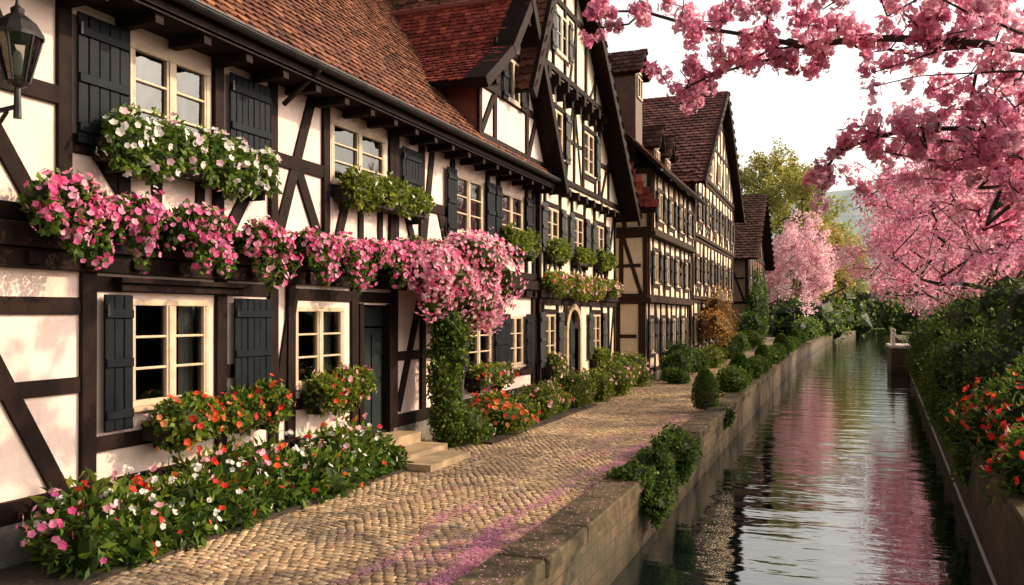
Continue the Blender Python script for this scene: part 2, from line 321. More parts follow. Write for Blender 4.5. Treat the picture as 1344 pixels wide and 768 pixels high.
# ---------------------------------------------------------------- house class
class House:
    def __init__(s,name,pl='plasterA',tm='timber',sh='shutter',tile='brown',tw=.2):
        s.name=name; s.mb={}; s.t=[]; s.mt=dict(walls=pl,timber_frame=tm,shutters=sh,window_frames='frame',window_glass='glass',curtains='curtain',dark_backing='interior',door='door',gutter='metal',plinth='stone',eaves_boards='timber',red_cheeks='red',dormer_cheeks='brownpanel',steps='step',iron='metal'); s.pal=TC[tile]; s.tw=tw
    def b(s,k):
        return s.mb.setdefault(k,MB())
    def wall(s,fr,u0,u1,z0,z1,ops=()):
        us=sorted({u0,u1,*[x for o in ops for x in o[:2]]}); zs=sorted({z0,z1,*[x for o in ops for x in o[2:4]]}); m=s.b('walls')
        for a,b in zip(us[:-1],us[1:]):
            for c,d in zip(zs[:-1],zs[1:]):
                if any(o[0]-1e-6<=a and b<=o[1]+1e-6 and o[2]-1e-6<=c and d<=o[3]+1e-6 for o in ops): continue
                m.quad(fr.P(a,c),fr.P(b,c),fr.P(b,d),fr.P(a,d))
        for o in ops:
            a,b,c,d=o[:4]
            for p,q in (((a,c),(b,c)),((b,c),(b,d)),((b,d),(a,d)),((a,d),(a,c))):
                m.quad(fr.P(*p),fr.P(*q),fr.P(*q,-.18),fr.P(*p,-.18))
    def window(s,fr,u0,u1,z0,z1,rows=3,proud=False,sl=0,sr=0,curt=True,det=True,sill=True,zs=None):
        f=s.b('window_frames'); n0,n1=(-.07,.01) if not proud else (.012,.06); fw=.065
        if proud: fr.box(s.b('dark_backing'),u0,u1,z0,z1,-.01,.008)  # thin near-black panel on the wall stands in for the unlit room
        fr.box(f,u0,u1,z0,z0+fw,n0,n1); fr.box(f,u0,u1,z1-fw,z1,n0,n1); fr.box(f,u0,u0+fw,z0+fw,z1-fw,n0,n1-.003); fr.box(f,u1-fw,u1,z0+fw,z1-fw,n0,n1-.003)
        um=(u0+u1)/2; fr.box(f,um-.045,um+.045,z0+fw,z1-fw,n0,n1+.006)
        if det:
            for k in range(1,rows):
                z=z0+fw+(z1-z0-2*fw)*k/rows
                fr.box(f,u0+fw,um-.045,z-.014,z+.014,n0+.01,n1-.012); fr.box(f,um+.045,u1-fw,z-.014,z+.014,n0+.01,n1-.012)
            for a,b in ((u0+fw,um-.045),(um+.045,u1-fw)):
                for q in (a,b-.03): fr.box(f,q,q+.03,z0+fw,z1-fw,n0+.006,n1-.007)
        ng=(n0+n1)/2-.01; tl=random.uniform(-.008,.008)
        s.b('window_glass').quad(fr.P(u0+.02,z0+.02,ng+tl),fr.P(um,z0+.02,ng),fr.P(um,z1-.02,ng-tl*.5),fr.P(u0+.02,z1-.02,ng))
        s.b('window_glass').quad(fr.P(um,z0+.02,ng),fr.P(u1-.02,z0+.02,ng-tl),fr.P(u1-.02,z1-.02,ng),fr.P(um,z1-.02,ng+tl))
        if curt and not proud:
            c=s.b('curtains'); w=(u1-u0)*random.uniform(.14,.22)
            for a,b in ((u0,u0+w),(u1-w,u1)):
                k=6
                for i in range(k):
                    p=a+(b-a)*i/k;q=a+(b-a)*(i+1)/k; x=-.24+(.03 if i%2 else 0); y_=-.24+(0 if i%2 else .03)
                    c.quad(fr.P(p,z0,x),fr.P(q,z0,y_),fr.P(q,z1,y_),fr.P(p,z1,x))
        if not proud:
            d=s.b('dark_backing'); A,B,Cc,D=u0-.5,u1+.5,z0-.4,z1+.3; n=-1.6
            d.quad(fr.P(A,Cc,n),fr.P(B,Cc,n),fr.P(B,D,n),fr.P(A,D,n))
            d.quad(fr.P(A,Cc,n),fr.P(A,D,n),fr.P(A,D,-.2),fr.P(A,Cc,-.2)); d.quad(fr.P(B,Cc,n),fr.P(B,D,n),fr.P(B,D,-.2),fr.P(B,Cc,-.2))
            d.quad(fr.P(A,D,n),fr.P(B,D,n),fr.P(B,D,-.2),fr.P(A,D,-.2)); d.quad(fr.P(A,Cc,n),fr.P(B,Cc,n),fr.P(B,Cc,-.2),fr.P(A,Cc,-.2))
        if sill: fr.box(s.b('window_frames'),u0-.05,u1+.05,z0-.05,z0-.003,-.05,.07)
        zz=zs or (z0-.08,z1+.05)
        if sl: s.shutter(fr,u0-sl-.03,u0-.03,*zz)
        if sr: s.shutter(fr,u1+.03,u1+.03+sr,*zz)
    def shutter(s,fr,u0,u1,z0,z1,n=.07):
        m=s.b('shutters'); k=max(3,int((u1-u0)/.11)); w=(u1-u0)/k
        for i in range(k): fr.box(m,u0+i*w+.004,u0+(i+1)*w-.004,z0,z1,n,n+.028+random.uniform(-.003,.003))
        for z in (z0+(z1-z0)*.12,z0+(z1-z0)*.5,z0+(z1-z0)*.86): fr.box(m,u0+.008,u1-.008,z-.045,z+.045,n+.02,n+.05)
        fr.box(s.b('iron'),u0+.01,u0+.035,z1-.22,z1-.1,n+.05,n+.06)
    def T(s,fr,a,b,w=.16,n1=.045,key='timber_frame'): fr.beam(s.b(key),a,b,w,n1)
    def storey(s,fr,u0,u1,z0,z1,wins,w=.15,step=1.0,seed=0,lvl=True):
        r=random.Random(seed)
        s.T(fr,(u0,z0+w/2),(u1,z0+w/2),w,.06); s.T(fr,(u0,z1-w/2),(u1,z1-w/2),w,.064)
        ws=sorted(wins); cur=u0
        edges=[]
        for (a,b,c,d) in ws: edges.append((cur,a)); cur=b
        edges.append((cur,u1))
        for (a,b,c,d) in ws:
            for x in (a-w/2,b+w/2): s.T(fr,(x,z0+w),(x,z1-w),w*.9,.05)
            s.T(fr,(a,c-w/2-.05),(b,c-w/2-.05),w*.8,.045)
            s.T(fr,(a,d+w/2),(b,d+w/2),w*.8,.045) if z1-w-d>.12 else None
            if c-z0>.7: 
                m=(a+b)/2; s.T(fr,(a+.1,z0+w),(m,c-.2),w*.6,.035); s.T(fr,(b-.1,z0+w),(m,c-.2),w*.6,.035)
        for a,b in edges:
            L=b-a-2*w
            if L<.5: continue
            k=max(1,int(round(L/step))); 
            for i in range(1,k): x=a+w+L*i/k; s.T(fr,(x,z0+w),(x,z1-w),w*.85,.048)
            for i in range(k):
                p=a+w+L*i/k+w*.4; q=a+w+L*(i+1)/k-w*.4; t=r.random(); zm=(z0+z1)/2
                if t<.4: s.T(fr,(p,z0+w),(q,z1-w),w*.75,.036)
                elif t<.75: s.T(fr,(q,z0+w),(p,z1-w),w*.75,.036)
                if lvl: s.T(fr,(p,zm),(q,zm),w*.7,.04)
        s.T(fr,(u0+w/2,z0+w),(u0+w/2,z1-w),w,.056); s.T(fr,(u1-w/2,z0+w),(u1-w/2,z1-w),w,.056)
    def gable(s,fr,L,P_,R,zl,w=.15,step=.95):
        s.b('walls').poly([fr.P(*L),fr.P(*R),fr.P(*P_)])
        def zt(u): return L[1]+(P_[1]-L[1])*(u-L[0])/(P_[0]-L[0]) if u<P_[0] else R[1]+(P_[1]-R[1])*(R[0]-u)/(R[0]-P_[0])
        def ul(z,sd): 
            if sd<0: return L[0]+(P_[0]-L[0])*max(0,(z-L[1]))/(P_[1]-L[1])
            return R[0]-(R[0]-P_[0])*max(0,(z-R[1]))/(P_[1]-R[1])
        lv=list(zl)+[P_[1]]
        for z in zl:
            a,b=ul(z,-1)+.05,ul(z,1)-.05; s.T(fr,(a,z),(b,z),w,.06)
        u=L[0]+step*.7
        while u<R[0]-.3:
            base=max(zl[0]+w/2, L[1] if u<P_[0] else R[1]); t=zt(u)-.1
            if t-base>.4: s.T(fr,(u,base),(u,t),w*.85,.05)
            u+=step
        for a,b in zip(lv[:-1],lv[1:]):
            u=ul(a,-1)+step*1.0
            e=ul(a,1)-step
            while u<e:
                zz=min(b,zt(u)-.1,zt(u+step*.8)-.1)
                if zz-a>.5: s.T(fr,(u+.1,a+.05),(u+step*.8,zz),w*.65,.035)
                u+=step*2
    def slope(s,A,B,C,D,th=None):
        th=th or s.tw*.85; s.t.append(tiles(A,B,C,D,s.tw,th,s.pal)); A,B,C,D=[Vector(x) for x in (A,B,C,D)]
        n=(B-A).cross(D-A).normalized(); n=n if n.z>0 else -n; k=n*-.09
        s.b('eaves_boards').hexa([A+k,B+k,C+k,D+k,A-n*.006,B-n*.006,C-n*.006,D-n*.006])
    def ridge(s,a,b):
        a=Vector(a);b=Vector(b);L=(b-a).length;k=int(L/.35)
        m=s.b('ridge')
        for i in range(k): m.tube(a.lerp(b,i/k),a.lerp(b,(i+1.12)/k),.10,.125,8)
    def build(s):
        e=empty(s.name); s.mt['ridge']='red'
        for k,m in s.mb.items(): m.build(k,M[s.mt[k]],e,.006 if k in('timber_frame','shutters','window_frames') else 0)
        if s.t: quads_obj('roof_tiles',np.concatenate([t[0] for t in s.t]),np.concatenate([t[1] for t in s.t]),M['tile'],e)
        return e
def gutter(mb,x,y0,y1,z,r=.075):
    k=8;i=len(mb.v)
    for y in (y0,y1):
        for j in range(k+1):
            t=math.pi+math.pi*j/k; mb.v.append((x+r*math.cos(t),y,z+r*math.sin(t)))
    for j in range(k): mb.f.append((i+j,i+j+1,i+k+2+j,i+k+1+j))
    mb.box(x+r-.004,x+r+.012,y0,y1,z-.008,z+.008)
# ---------------- House A
FX=-7.0
A=House('half_timbered_house','plasterA','timber','shutter','brown',.19)
f=Fr((FX,0,0),(0,1,0),(1,0,0)); Y1=19.5
gw=[(6.8,8.02,1.33,2.48),(9.7,10.95,1.33,2.43),(11.35,12.3,.36,2.48),(15.4,16.75,1.15,2.3),(17.7,18.7,1.15,2.3),(2.5,3.7,1.33,2.48)]
uw=[(6.8,8.03,4.15,5.22),(10.6,12.2,4.3,5.22),(14.85,16.3,3.95,5.1),(17.2,18.7,3.95,5.1),(3.2,4.5,4.15,5.22)]
A.wall(f,-4,Y1,0,2.9,gw); A.wall(f,-4,Y1,2.9,5.75,uw)
back=-15.5
A.b('walls').quad((FX,-4,0),(back,-4,0),(back,-4,5.75),(FX,-4,5.75)); A.b('walls').quad((back,-4,0),(back,Y1,0),(back,Y1,5.75),(back,-4,5.75))
A.b('walls').poly([(FX,-4,5.75),(back,-4,5.75),((FX+back)/2,-4,10.6)])
A.window(f,*gw[0],3,zs=(1.12,2.52)); A.shutter(f,6.40,6.77,1.12,2.52); A.shutter(f,8.36,9.08,1.15,2.52)
A.window(f,*gw[1],3)
A.window(f,*gw[3],3,sl=.5,sr=.5); A.window(f,*gw[4],3,sl=.4,sr=.4); A.window(f,*gw[5],3,sl=.5,sr=.5)
A.window(f,*uw[0],3); A.shutter(f,6.08,6.72,4.0,5.28); A.shutter(f,8.28,9.05,4.0,5.28)
A.window(f,*uw[1],3); A.shutter(f,12.62,13.3,4.1,5.2)
A.window(f,*uw[2],3,sl=.42,sr=.42); A.window(f,*uw[3],3,sl=.35,sr=.4); A.window(f,*uw[4],3,sl=.6,sr=.6)
f.box(A.b('timber_frame'),6.6,8.5,2.56,2.64,-.02,.12); f.box(A.b('timber_frame'),6.55,8.55,2.643,2.70,-.02,.17)
T=lambda a,b,w=.16,n=.045:A.T(f,a,b,w,n)
f.box(A.b('plinth'),-4,11.3,0,.42,-.1,.06); f.box(A.b('plinth'),12.36,Y1,0,.42,-.1,.06)
T((-4,.53),(11.3,.53),.2,.07); T((12.35,.53),(Y1,.53),.2,.07)
f.box(A.b('timber_frame'),-4,Y1,2.74,2.93,-.05,.10); f.box(A.b('timber_frame'),-4,Y1,2.934,3.15,-.05,.17)
T((-4,5.55),(Y1,5.55),.3,.09); T((-4,3.26),(Y1,3.26),.16,.062)
for y_ in np.arange(-3.8,Y1,.62): f.box(A.b('timber_frame'),y_,y_+.13,2.78,2.9,.09,.165)
for y_ in (4.6,6.26,8.19,9.2,9.58,11.2,12.45,13.5,15.0,17.2,19.35): T((y_,.63),(y_,2.74),.18,.052)
for p,q in (((4.6,2.40),(6.2,2.40)),((4.6,1.62),(6.2,1.62)),((6.3,1.0),(8.2,1.0)),((8.3,1.62),(9.1,1.62)),((9.6,1.08),(11.1,1.08)),((12.5,1.62),(15,1.62)),((15,.98),(17.2,.98)),((17.2,.98),(19.3,.98)),((6.3,2.63),(9.2,2.63)),((9.6,2.60),(12.4,2.60))): T(p,q,.16,.04)
for p,q in (((5.0,2.35),(5.95,.6)),((9.66,2.6),(9.2,.7)),((12.6,.7),(13.4,2.6)),((14.9,.7),(13.7,2.6)),((17,.7),(16.4,1)),((4.6,.6),(3.9,2.6))): T(p,q,.18,.034)
for y_ in (3.0,4.75,5.98,6.70,8.14,9.2,10.42,12.36,12.5,13.45,14.75,16.5,17.1,18.9,19.4): T((y_,3.34),(y_,5.4),.16,.052)
for p,q in (((4.8,4.42),(5.95,4.42)),((6.0,4.0),(9.2,4.0)),((9.2,4.4),(10.4,4.4)),((10.4,4.17),(13.4,4.17)),((13.4,4.3),(14.7,4.3)),((14.7,3.82),(19.4,3.82))): T(p,q,.18,.042)
for p,q in (((5.0,4.35),(5.7,3.3)),((5.05,5.35),(5.5,4.5)),((6.4,3.95),(6.95,3.3)),((8.75,3.95),(8.3,3.3)),((10.1,5.42),(9.28,3.3)),((9.75,4.33),(10.3,3.35)),((13.5,3.34),(13.9,5.4)),((14.65,3.34),(14.2,4.25)),((11.0,4.1),(10.7,3.3)),((12.9,4.1),(13.3,3.3)),((15.2,3.8),(15.7,3.3)),((16.2,3.8),(15.9,3.3)),((18.0,3.8),(18.4,3.3))): T(p,q,.18,.034)
for y_ in (7.18,7.85,11.4,12.0): T((y_,3.34),(y_,4.0),.14,.03)
dm=A.b('door')
f.box(dm,11.42,12.23,.38,2.1,-.13,-.08); f.box(dm,11.42,12.23,2.14,2.45,-.13,-.085)
for a,b,c,d in ((11.5,11.78,.5,1.2),(11.87,12.15,.5,1.2),(11.5,11.78,1.3,2.0),(11.87,12.15,1.3,2.0)): f.box(dm,a,b,c,d,-.09,-.06)
f.box(A.b('timber_frame'),11.3,11.42,.38,2.5,-.12,.07); f.box(A.b('timber_frame'),12.23,12.36,.38,2.5,-.12,.07)
A.b('iron').tube((FX-.05,11.5,1.3),(FX+.02,11.5,1.3),.02,.02,8)
f.box(A.b('steps'),11.15,12.6,0.01,.19,.0,.95,.006); f.box(A.b('steps'),11.25,12.5,.194,.37,-.1,.5,.006)
f.box(A.b('steps'),11.0,12.4,.01,.11,.96,1.45,.006)
EX=-6.38; EZ=5.62; RX=-11.2; tanp=1.12; RZ=EZ+(EX-RX)*tanp
A.slope((EX,-5,EZ),(EX,Y1,EZ),(RX,Y1,RZ),(RX,-5,RZ)); A.slope((-16,Y1,EZ),(-16,-5,EZ),(RX,-5,RZ),(RX,Y1,RZ)); A.ridge((RX,-5,RZ),(RX,Y1,RZ))
gutter(A.b('gutter'),EX+.07,-5,Y1+.1,EZ-.03)
A.b('eaves_boards').box(FX,EX-.02,-5,Y1,EZ-.22,EZ-.19)
A.b('eaves_boards').box(EX-.05,EX-.02,-5,Y1,EZ-.24,EZ-.04)
for y_ in np.arange(-4.6,Y1,.7): A.b('eaves_boards').box(FX+.06,EX-.06,y_,y_+.11,EZ-.34,EZ-.222)
A.b('gutter').tube((EX+.07,9.3,EZ-.1),(FX+.12,9.3,EZ-.5),.035,.035,8)
DX=-6.62; df=Fr((DX,0,0),(0,1,0),(1,0,0)); pk=(17.15,9.25); le=(14.85,6.95); re=(19.35,5.75)
wp=[(15.15,5.75),(19.3,5.75),(17.15,8.95),(15.15,7.0)]
A.b('walls').poly([df.P(*p) for p in wp])
for p,q in (((15.15,5.9),(19.2,5.9)),((15.2,6.95),(18.4,6.95)),((16,8.0),(17.7,8.0)),((15.22,5.8),(15.22,7.1)),((16.0,5.9),(16.0,7.7)),((17.9,5.9),(17.9,7.6)),((16.1,7.0),(16.9,8.6)),((18.0,5.95),(18.5,6.9)),((15.3,6),(15.9,6.8))): A.T(df,p,q,.15)
A.window(df,16.6,17.35,6.95,7.85,2,True,sl=.28,sr=.28,det=False); 
A.b('red_cheeks').quad((DX,15.15,5.5),(DX,15.15,7.05),(-8.6,15.15,7.05),(-8.6,15.15,5.5))
ox=DX+.42
def mainx(z): return EX-(z-EZ)/tanp
mid=(16.0,7.85)
A.pal=TC['red']
A.slope((ox,le[0]-.25,le[1]-.12),(mainx(le[1])-.3,le[0]-.25,le[1]-.12),(mainx(mid[1])-.3,mid[0],mid[1]),(ox,mid[0],mid[1]))
A.slope((ox,mid[0],mid[1]),(mainx(mid[1])-.3,mid[0],mid[1]),(mainx(pk[1])-.5,pk[0],pk[1]),(ox,pk[0],pk[1]))
A.slope((ox,re[0]+.25,re[1]-.3),(-6.9,re[0]+.25,re[1]-.3),(mainx(pk[1])-.5,pk[0],pk[1]),(ox,pk[0],pk[1]))
A.ridge((ox+.05,pk[0],pk[1]+.02),(mainx(pk[1])-.5,pk[0],pk[1]+.02))
for p,q in (((le[0]-.28,le[1]-.22),(mid[0],mid[1]-.1)),((mid[0],mid[1]-.1),(pk[0]+.03,pk[1]-.08)),((re[0]+.3,re[1]-.42),(pk[0]-.03,pk[1]-.08))): A.T(df,p,q,.22,.46,'eaves_boards'); 
for p in ((15.3,6.95),(18.6,6.95),(17.15,8.7)): A.b('timber_frame').box(DX,ox-.05,p[0]-.07,p[0]+.07,p[1]-.08,p[1]+.08)
A.build()
# lantern
lp=empty('wall_lantern'); lm=MB(); c=(-6.38,5.02,4.22)
lm.tube((-7.0,5.02,4.0),(-6.38,5.02,4.05),.025,.02,8); lm.tube((-6.98,5.02,3.55),(-6.5,5.02,4.02),.018,.018,8); lm.tube((-6.38,5.02,3.95),(-6.38,5.02,4.22),.035,.025,8)
lm.lathe(c,[(.02,-.02),(.07,0),(.09,.03),(.06,.05)],10); lm.lathe(c,[(.20,.40),(.205,.43),(.15,.52),(.08,.58),(.05,.60),(.055,.64),(.02,.67),(.012,.72),(.0,.74)],12)
for j in range(6):
    t=2*math.pi*j/6; lm.tube((c[0]+.09*math.cos(t),c[1]+.09*math.sin(t),c[2]+.03),(c[0]+.19*math.cos(t),c[1]+.19*math.sin(t),c[2]+.42),.011,.011,5)
lm.box(-7.0,-6.95,4.96,5.08,3.4,4.2); lm.build('lantern_frame',M['metal'],lp)
lg=MB(); lg.lathe(c,[(.085,.04),(.18,.41)],12); lg.build('lantern_glass',M['glass'],lp)
lb=MB(); lb.lathe(c,[(.0,.08),(.03,.1),(.045,.2),(.03,.28),(0,.3)],10); lb.build('lamp_bulb',M['white'],lp)
# ---------------- House B
B=House('half_timbered_house','plasterB','timber','shutterB','brown',.26); fx=-6.92; f=Fr((fx,0,0),(0,1,0),(1,0,0))
g1=[(19.95,20.95,1.1,2.35),(21.9,23.0,.1,2.5),(24.3,25.4,1.1,2.35)]; g2=[(20.1,21.2,4.0,5.1),(22.4,23.5,4.0,5.1),(24.7,25.8,4.0,5.1)]; g3=[(19.9,21.0,6.4,7.6),(22.9,24.0,6.4,7.6)]
B.wall(f,Y1+.02,27.2,0,2.9,g1); B.wall(f,Y1+.02,27.2,2.9,5.7,g2)
f2=Fr((fx+.18,0,0),(0,1,0),(1,0,0))
B.wall(f2,18.0,24.6,5.7,8.3,g3); B.b('walls').poly([f2.P(24.6,5.7),f2.P(27.2,5.7),f2.P(24.6,8.2)])
B.b('walls').quad((fx,Y1+.02,5.7),(fx,27.2,5.7),(fx+.18,27.2,5.7),(fx+.18,Y1,5.7))
for w_ in g1[::2]: B.window(f,*w_,3,sl=.42,sr=.42)
for w_ in g2: B.window(f,*w_,3,sl=.4,sr=.4)
for w_ in g3: B.window(f2,*w_,3,sr=.38)
B.storey(f,Y1+.02,27.2,.3,2.75,g1,.15,.9,1,False); B.storey(f,Y1+.02,27.2,3.1,5.7,g2,.15,.8,2,False); B.storey(f2,18.0,24.6,5.78,8.25,g3,.15,.8,3)
B.T(f2,(24.7,5.85),(27.0,5.85),.16); B.T(f2,(25.6,5.9),(25.6,7.1),.13); B.T(f2,(24.7,6.9),(25.9,6.9),.13); B.T(f2,(24.8,5.95),(25.5,7.0),.12,.035)
f.box(B.b('timber_frame'),Y1,27.2,2.76,3.08,-.03,.12); f.box(B.b('plinth'),Y1,21.8,0,.4,-.1,.07); f.box(B.b('plinth'),23.1,27.2,0,.4,-.1,.07)
f3=Fr((fx+.36,0,0),(0,1,0),(1,0,0))
B.gable(f3,(18.0,8.3),(20.0,12.6),(24.5,8.3),[8.4,10.2]); B.window(f3,19.7,20.7,8.9,9.9,2,True,sr=.3,sl=.3)
B.b('walls').quad((fx+.1,18,8.3),(fx+.1,24.5,8.3),(fx+.36,24.5,8.3),(fx+.36,18,8.3))
for y_ in np.arange(18.2,24.6,.75): B.b('timber_frame').box(fx+.15,fx+.5,y_,y_+.16,8.02,8.28); B.b('timber_frame').box(fx+.15,fx+.38,y_+.02,y_+.14,7.82,8.02)
for y_ in np.arange(19.7,27.2,.8): B.b('timber_frame').box(fx,fx+.28,y_,y_+.16,5.48,5.69)
for k_ in range(9):
    t0=math.pi*k_/9;t1=math.pi*(k_+1)/9; c0=22.45
    B.T(f,(c0+.62*math.cos(t0),1.95+.62*math.sin(t0)),(c0+.62*math.cos(t1),1.95+.62*math.sin(t1)),.16,.075,'arch')
B.mt['arch']='step'; f.box(B.b('arch'),21.74,21.9,0,1.95,-.15,.07); f.box(B.b('arch'),23.0,23.16,0,1.95,-.15,.07)
f.box(B.b('door'),21.9,23.0,.05,2.5,-.16,-.1); 
for a in (21.98,22.5): f.box(B.b('door'),a,a+.42,.3,1.1,-.1,-.07); f.box(B.b('door'),a,a+.42,1.25,2.1,-.1,-.07)
B.b('walls').quad((fx,27.2,0),(back,27.2,0),(back,27.2,5.7),(fx,27.2,5.7)); B.b('walls').quad((fx+.18,18,5.7),(back,18,5.7),(back,18,9),(fx+.18,18,9)); B.b('walls').quad((back,18,0),(back,27.2,0),(back,27.2,5.7),(back,18,9))
ox=-6.1; P_=(20.0,12.75); R_=(27.5,5.5); L_=(17.0,6.9)
B.slope((ox,R_[0],R_[1]),(back,R_[0],R_[1]),(back,P_[0],P_[1]),(ox,P_[0],P_[1])); B.slope((ox,L_[0],7.2),(back,L_[0],7.2),(back,P_[0],P_[1]),(ox,P_[0],P_[1]))
bf=Fr((ox-.06,0,0),(0,1,0),(1,0,0))
B.T(bf,(R_[0],R_[1]-.12),(P_[0],P_[1]-.12),.30,.07,'eaves_boards'); B.T(bf,(L_[0],7.1),(P_[0],P_[1]-.12),.30,.075,'eaves_boards')
B.ridge((ox,P_[0],P_[1]),(back,P_[0],P_[1])); B.build()
# ---------------- House C
Cc=House('half_timbered_house','plasterB','timberB','shutterB','brown',.3); fx=-6.25; f=Fr((fx,0,0),(0,1,0),(1,0,0)); y0,y1=28.6,37.6
rows=[[(y0+.8+i*2.15,y0+1.75+i*2.15,a,b) for i in range(4)] for a,b in ((1.0,2.2),(3.5,4.6),(5.7,6.7))]
fs=[f,Fr((fx+.15,0,0),(0,1,0),(1,0,0)),Fr((fx+.3,0,0),(0,1,0),(1,0,0))]
for k_,(r,(za,zb)) in enumerate(zip(rows,((0,2.9),(2.9,5.2),(5.2,7.4)))):
    ff=fs[k_]; Cc.wall(ff,y0,y1,za,zb,r); Cc.storey(ff,y0,y1,max(za,.3),zb,r,.15,.8,10+k_)
    for w_ in r: Cc.window(ff,*w_,2,sl=.3,sr=.3,det=k_<2,curt=False)
    X=fx+.15*k_; sf=Fr((0,y0,0),(1,0,0),(0,-1,0)); Cc.wall(sf,-12,X,za,zb); Cc.storey(sf,-9.5,X,max(za,.3),zb,[],.18,.75,20+k_)
    if k_: Cc.b('timber_frame').box(fx-.1,X+.12,y0-.05,y1,za-.12,za+.02)
f.box(Cc.b('plinth'),y0,y1,0,.35,-.1,.05)
ex=-5.55;ez=7.3;rx=-9.4;rz=11.2
Cc.slope((ex,y0-.5,ez),(ex,y1+.4,ez),(rx,y1+.4,rz),(rx,y0+1.2,rz)); Cc.slope((-12.5,y0-.5,ez+.5),(-12.5,y1,ez+.5),(rx,y1,rz),(rx,y0+1.2,rz))
Cc.pal=TC['red']; Cc.slope((-12.5,y0-1.0,5.9),(ex-.05,y0-1.0,5.9),(rx,y0+1.25,rz),(rx-.1,y0+1.25,rz)); Cc.pal=TC['dark']
Cc.b('eaves_boards').box(-12,ex-.05,y0-1.04,y0-.98,5.72,5.88)
gutter(Cc.b('gutter'),ex+.07,y0-.5,y1+.4,ez-.03)
for (dy,dz,wd) in ((30.2,8.9,1.0),(33.6,8.3,.9),(35.9,8.3,.9)):
    dx=-6.9; d2=Fr((dx,0,0),(0,1,0),(1,0,0)); h=dz+ (2.4 if dy<31 else .9)
    Cc.b('dormer_cheeks').box(-9.3,dx,dy,dy+wd*1.1,dz-.8,h); Cc.window(d2,dy+.15,dy+wd*1.1-.15,h-.95,h-.15,2,True,det=False,sill=False)
    m_=dy+wd*.55
    Cc.slope((dx+.25,dy-.2,h-.1),(-9.6,dy-.2,h-.1),(-9.6,m_,h+.85),(dx+.25,m_,h+.85)); Cc.slope((dx+.25,dy+wd*1.1+.2,h-.1),(-9.6,dy+wd*1.1+.2,h-.1),(-9.6,m_,h+.85),(dx+.25,m_,h+.85)); Cc.b('walls').poly([(dx+.02,dy,h),(dx+.02,dy+wd*1.1,h),(dx+.02,m_,h+.75)])
Cc.build()
# ---------------- House D
D=House('half_timbered_house','plasterB','timberB','shutterB','purple',.4); fx=-6.3; y0,y1=38.6,54.2; pk=46.2
for k_,(za,zb,a,b) in enumerate(((0,3.1,1.0,2.3),(3.1,6,3.9,5.1),(6,8.9,6.8,8.0))):
    ff=Fr((fx+.1*k_,0,0),(0,1,0),(1,0,0)); r=[(y0+1+i*2.5,y0+2.1+i*2.5,a,b) for i in range(6)]
    D.wall(ff,y0,y1,za,zb,r); D.storey(ff,y0,y1,max(.3,za),zb,r,.17,.8,30+k_)
    for w_ in r: D.window(ff,*w_,2,sl=.35,sr=.35,det=False,curt=False)
    sf=Fr((0,y0,0),(1,0,0),(0,-1,0)); D.wall(sf,-15,fx+.1*k_,za,zb); D.storey(sf,-9,fx+.1*k_,za+.02,zb,[],.17,.9,40+k_)
ff=Fr((fx+.3,0,0),(0,1,0),(1,0,0)); D.gable(ff,(y0,8.9),(pk,14.0),(y1,8.9),[9.0,11.0,12.6],.17,1.2)
for u in (42.5,45.6,48.8): D.window(ff,u,u+1.0,9.4,10.5,2,True,det=False)
ox=-5.5
D.slope((-18,y0-.7,8.3),(ox,y0-.7,8.3),(ox,pk,14.3),(-18,pk,14.3)); D.slope((-18,y1+.7,8.3),(ox,y1+.7,8.3),(ox,pk,14.3),(-18,pk,14.3))
bf=Fr((ox-.06,0,0),(0,1,0),(1,0,0)); D.T(bf,(y0-.7,8.2),(pk,14.2),.36,.08,'eaves_boards'); D.T(bf,(y1+.7,8.2),(pk,14.2),.36,.085,'eaves_boards'); D.ridge((ox,pk,14.3),(-18,pk,14.3)); D.build()
# ---------------- House E
E=House('timber_barn_house','plasterE','timber','shutterB','dark',.45); fx=-6.2; y0,y1=64,79
ff=Fr((fx,0,0),(0,1,0),(1,0,0)); r=[(y0+1.5+i*3.2,y0+2.8+i*3.2,4.0,5.3) for i in range(4)]
E.wall(ff,y0,y1,0,7,r); E.storey(ff,y0,y1,.3,3.2,[],.2,1.2,50); E.storey(ff,y0,y1,3.2,7,r,.2,1.2,51)
for w_ in r: E.window(ff,*w_,2,det=False,curt=False)
sf=Fr((0,y0,0),(1,0,0),(0,-1,0)); E.wall(sf,-16,fx,0,7); E.storey(sf,-12,fx,3.2,7,[],.2,1.2,52); E.gable(ff,(y0,7),(71.5,11.9),(y1,7),[7.1,9.3],.2,1.4)
E.slope((-16,y0-.8,6.5),(-5.4,y0-.8,6.5),(-5.4,71.5,12.3),(-16,71.5,12.3)); E.slope((-16,y1+.8,6.5),(-5.4,y1+.8,6.5),(-5.4,71.5,12.3),(-16,71.5,12.3)); E.build()
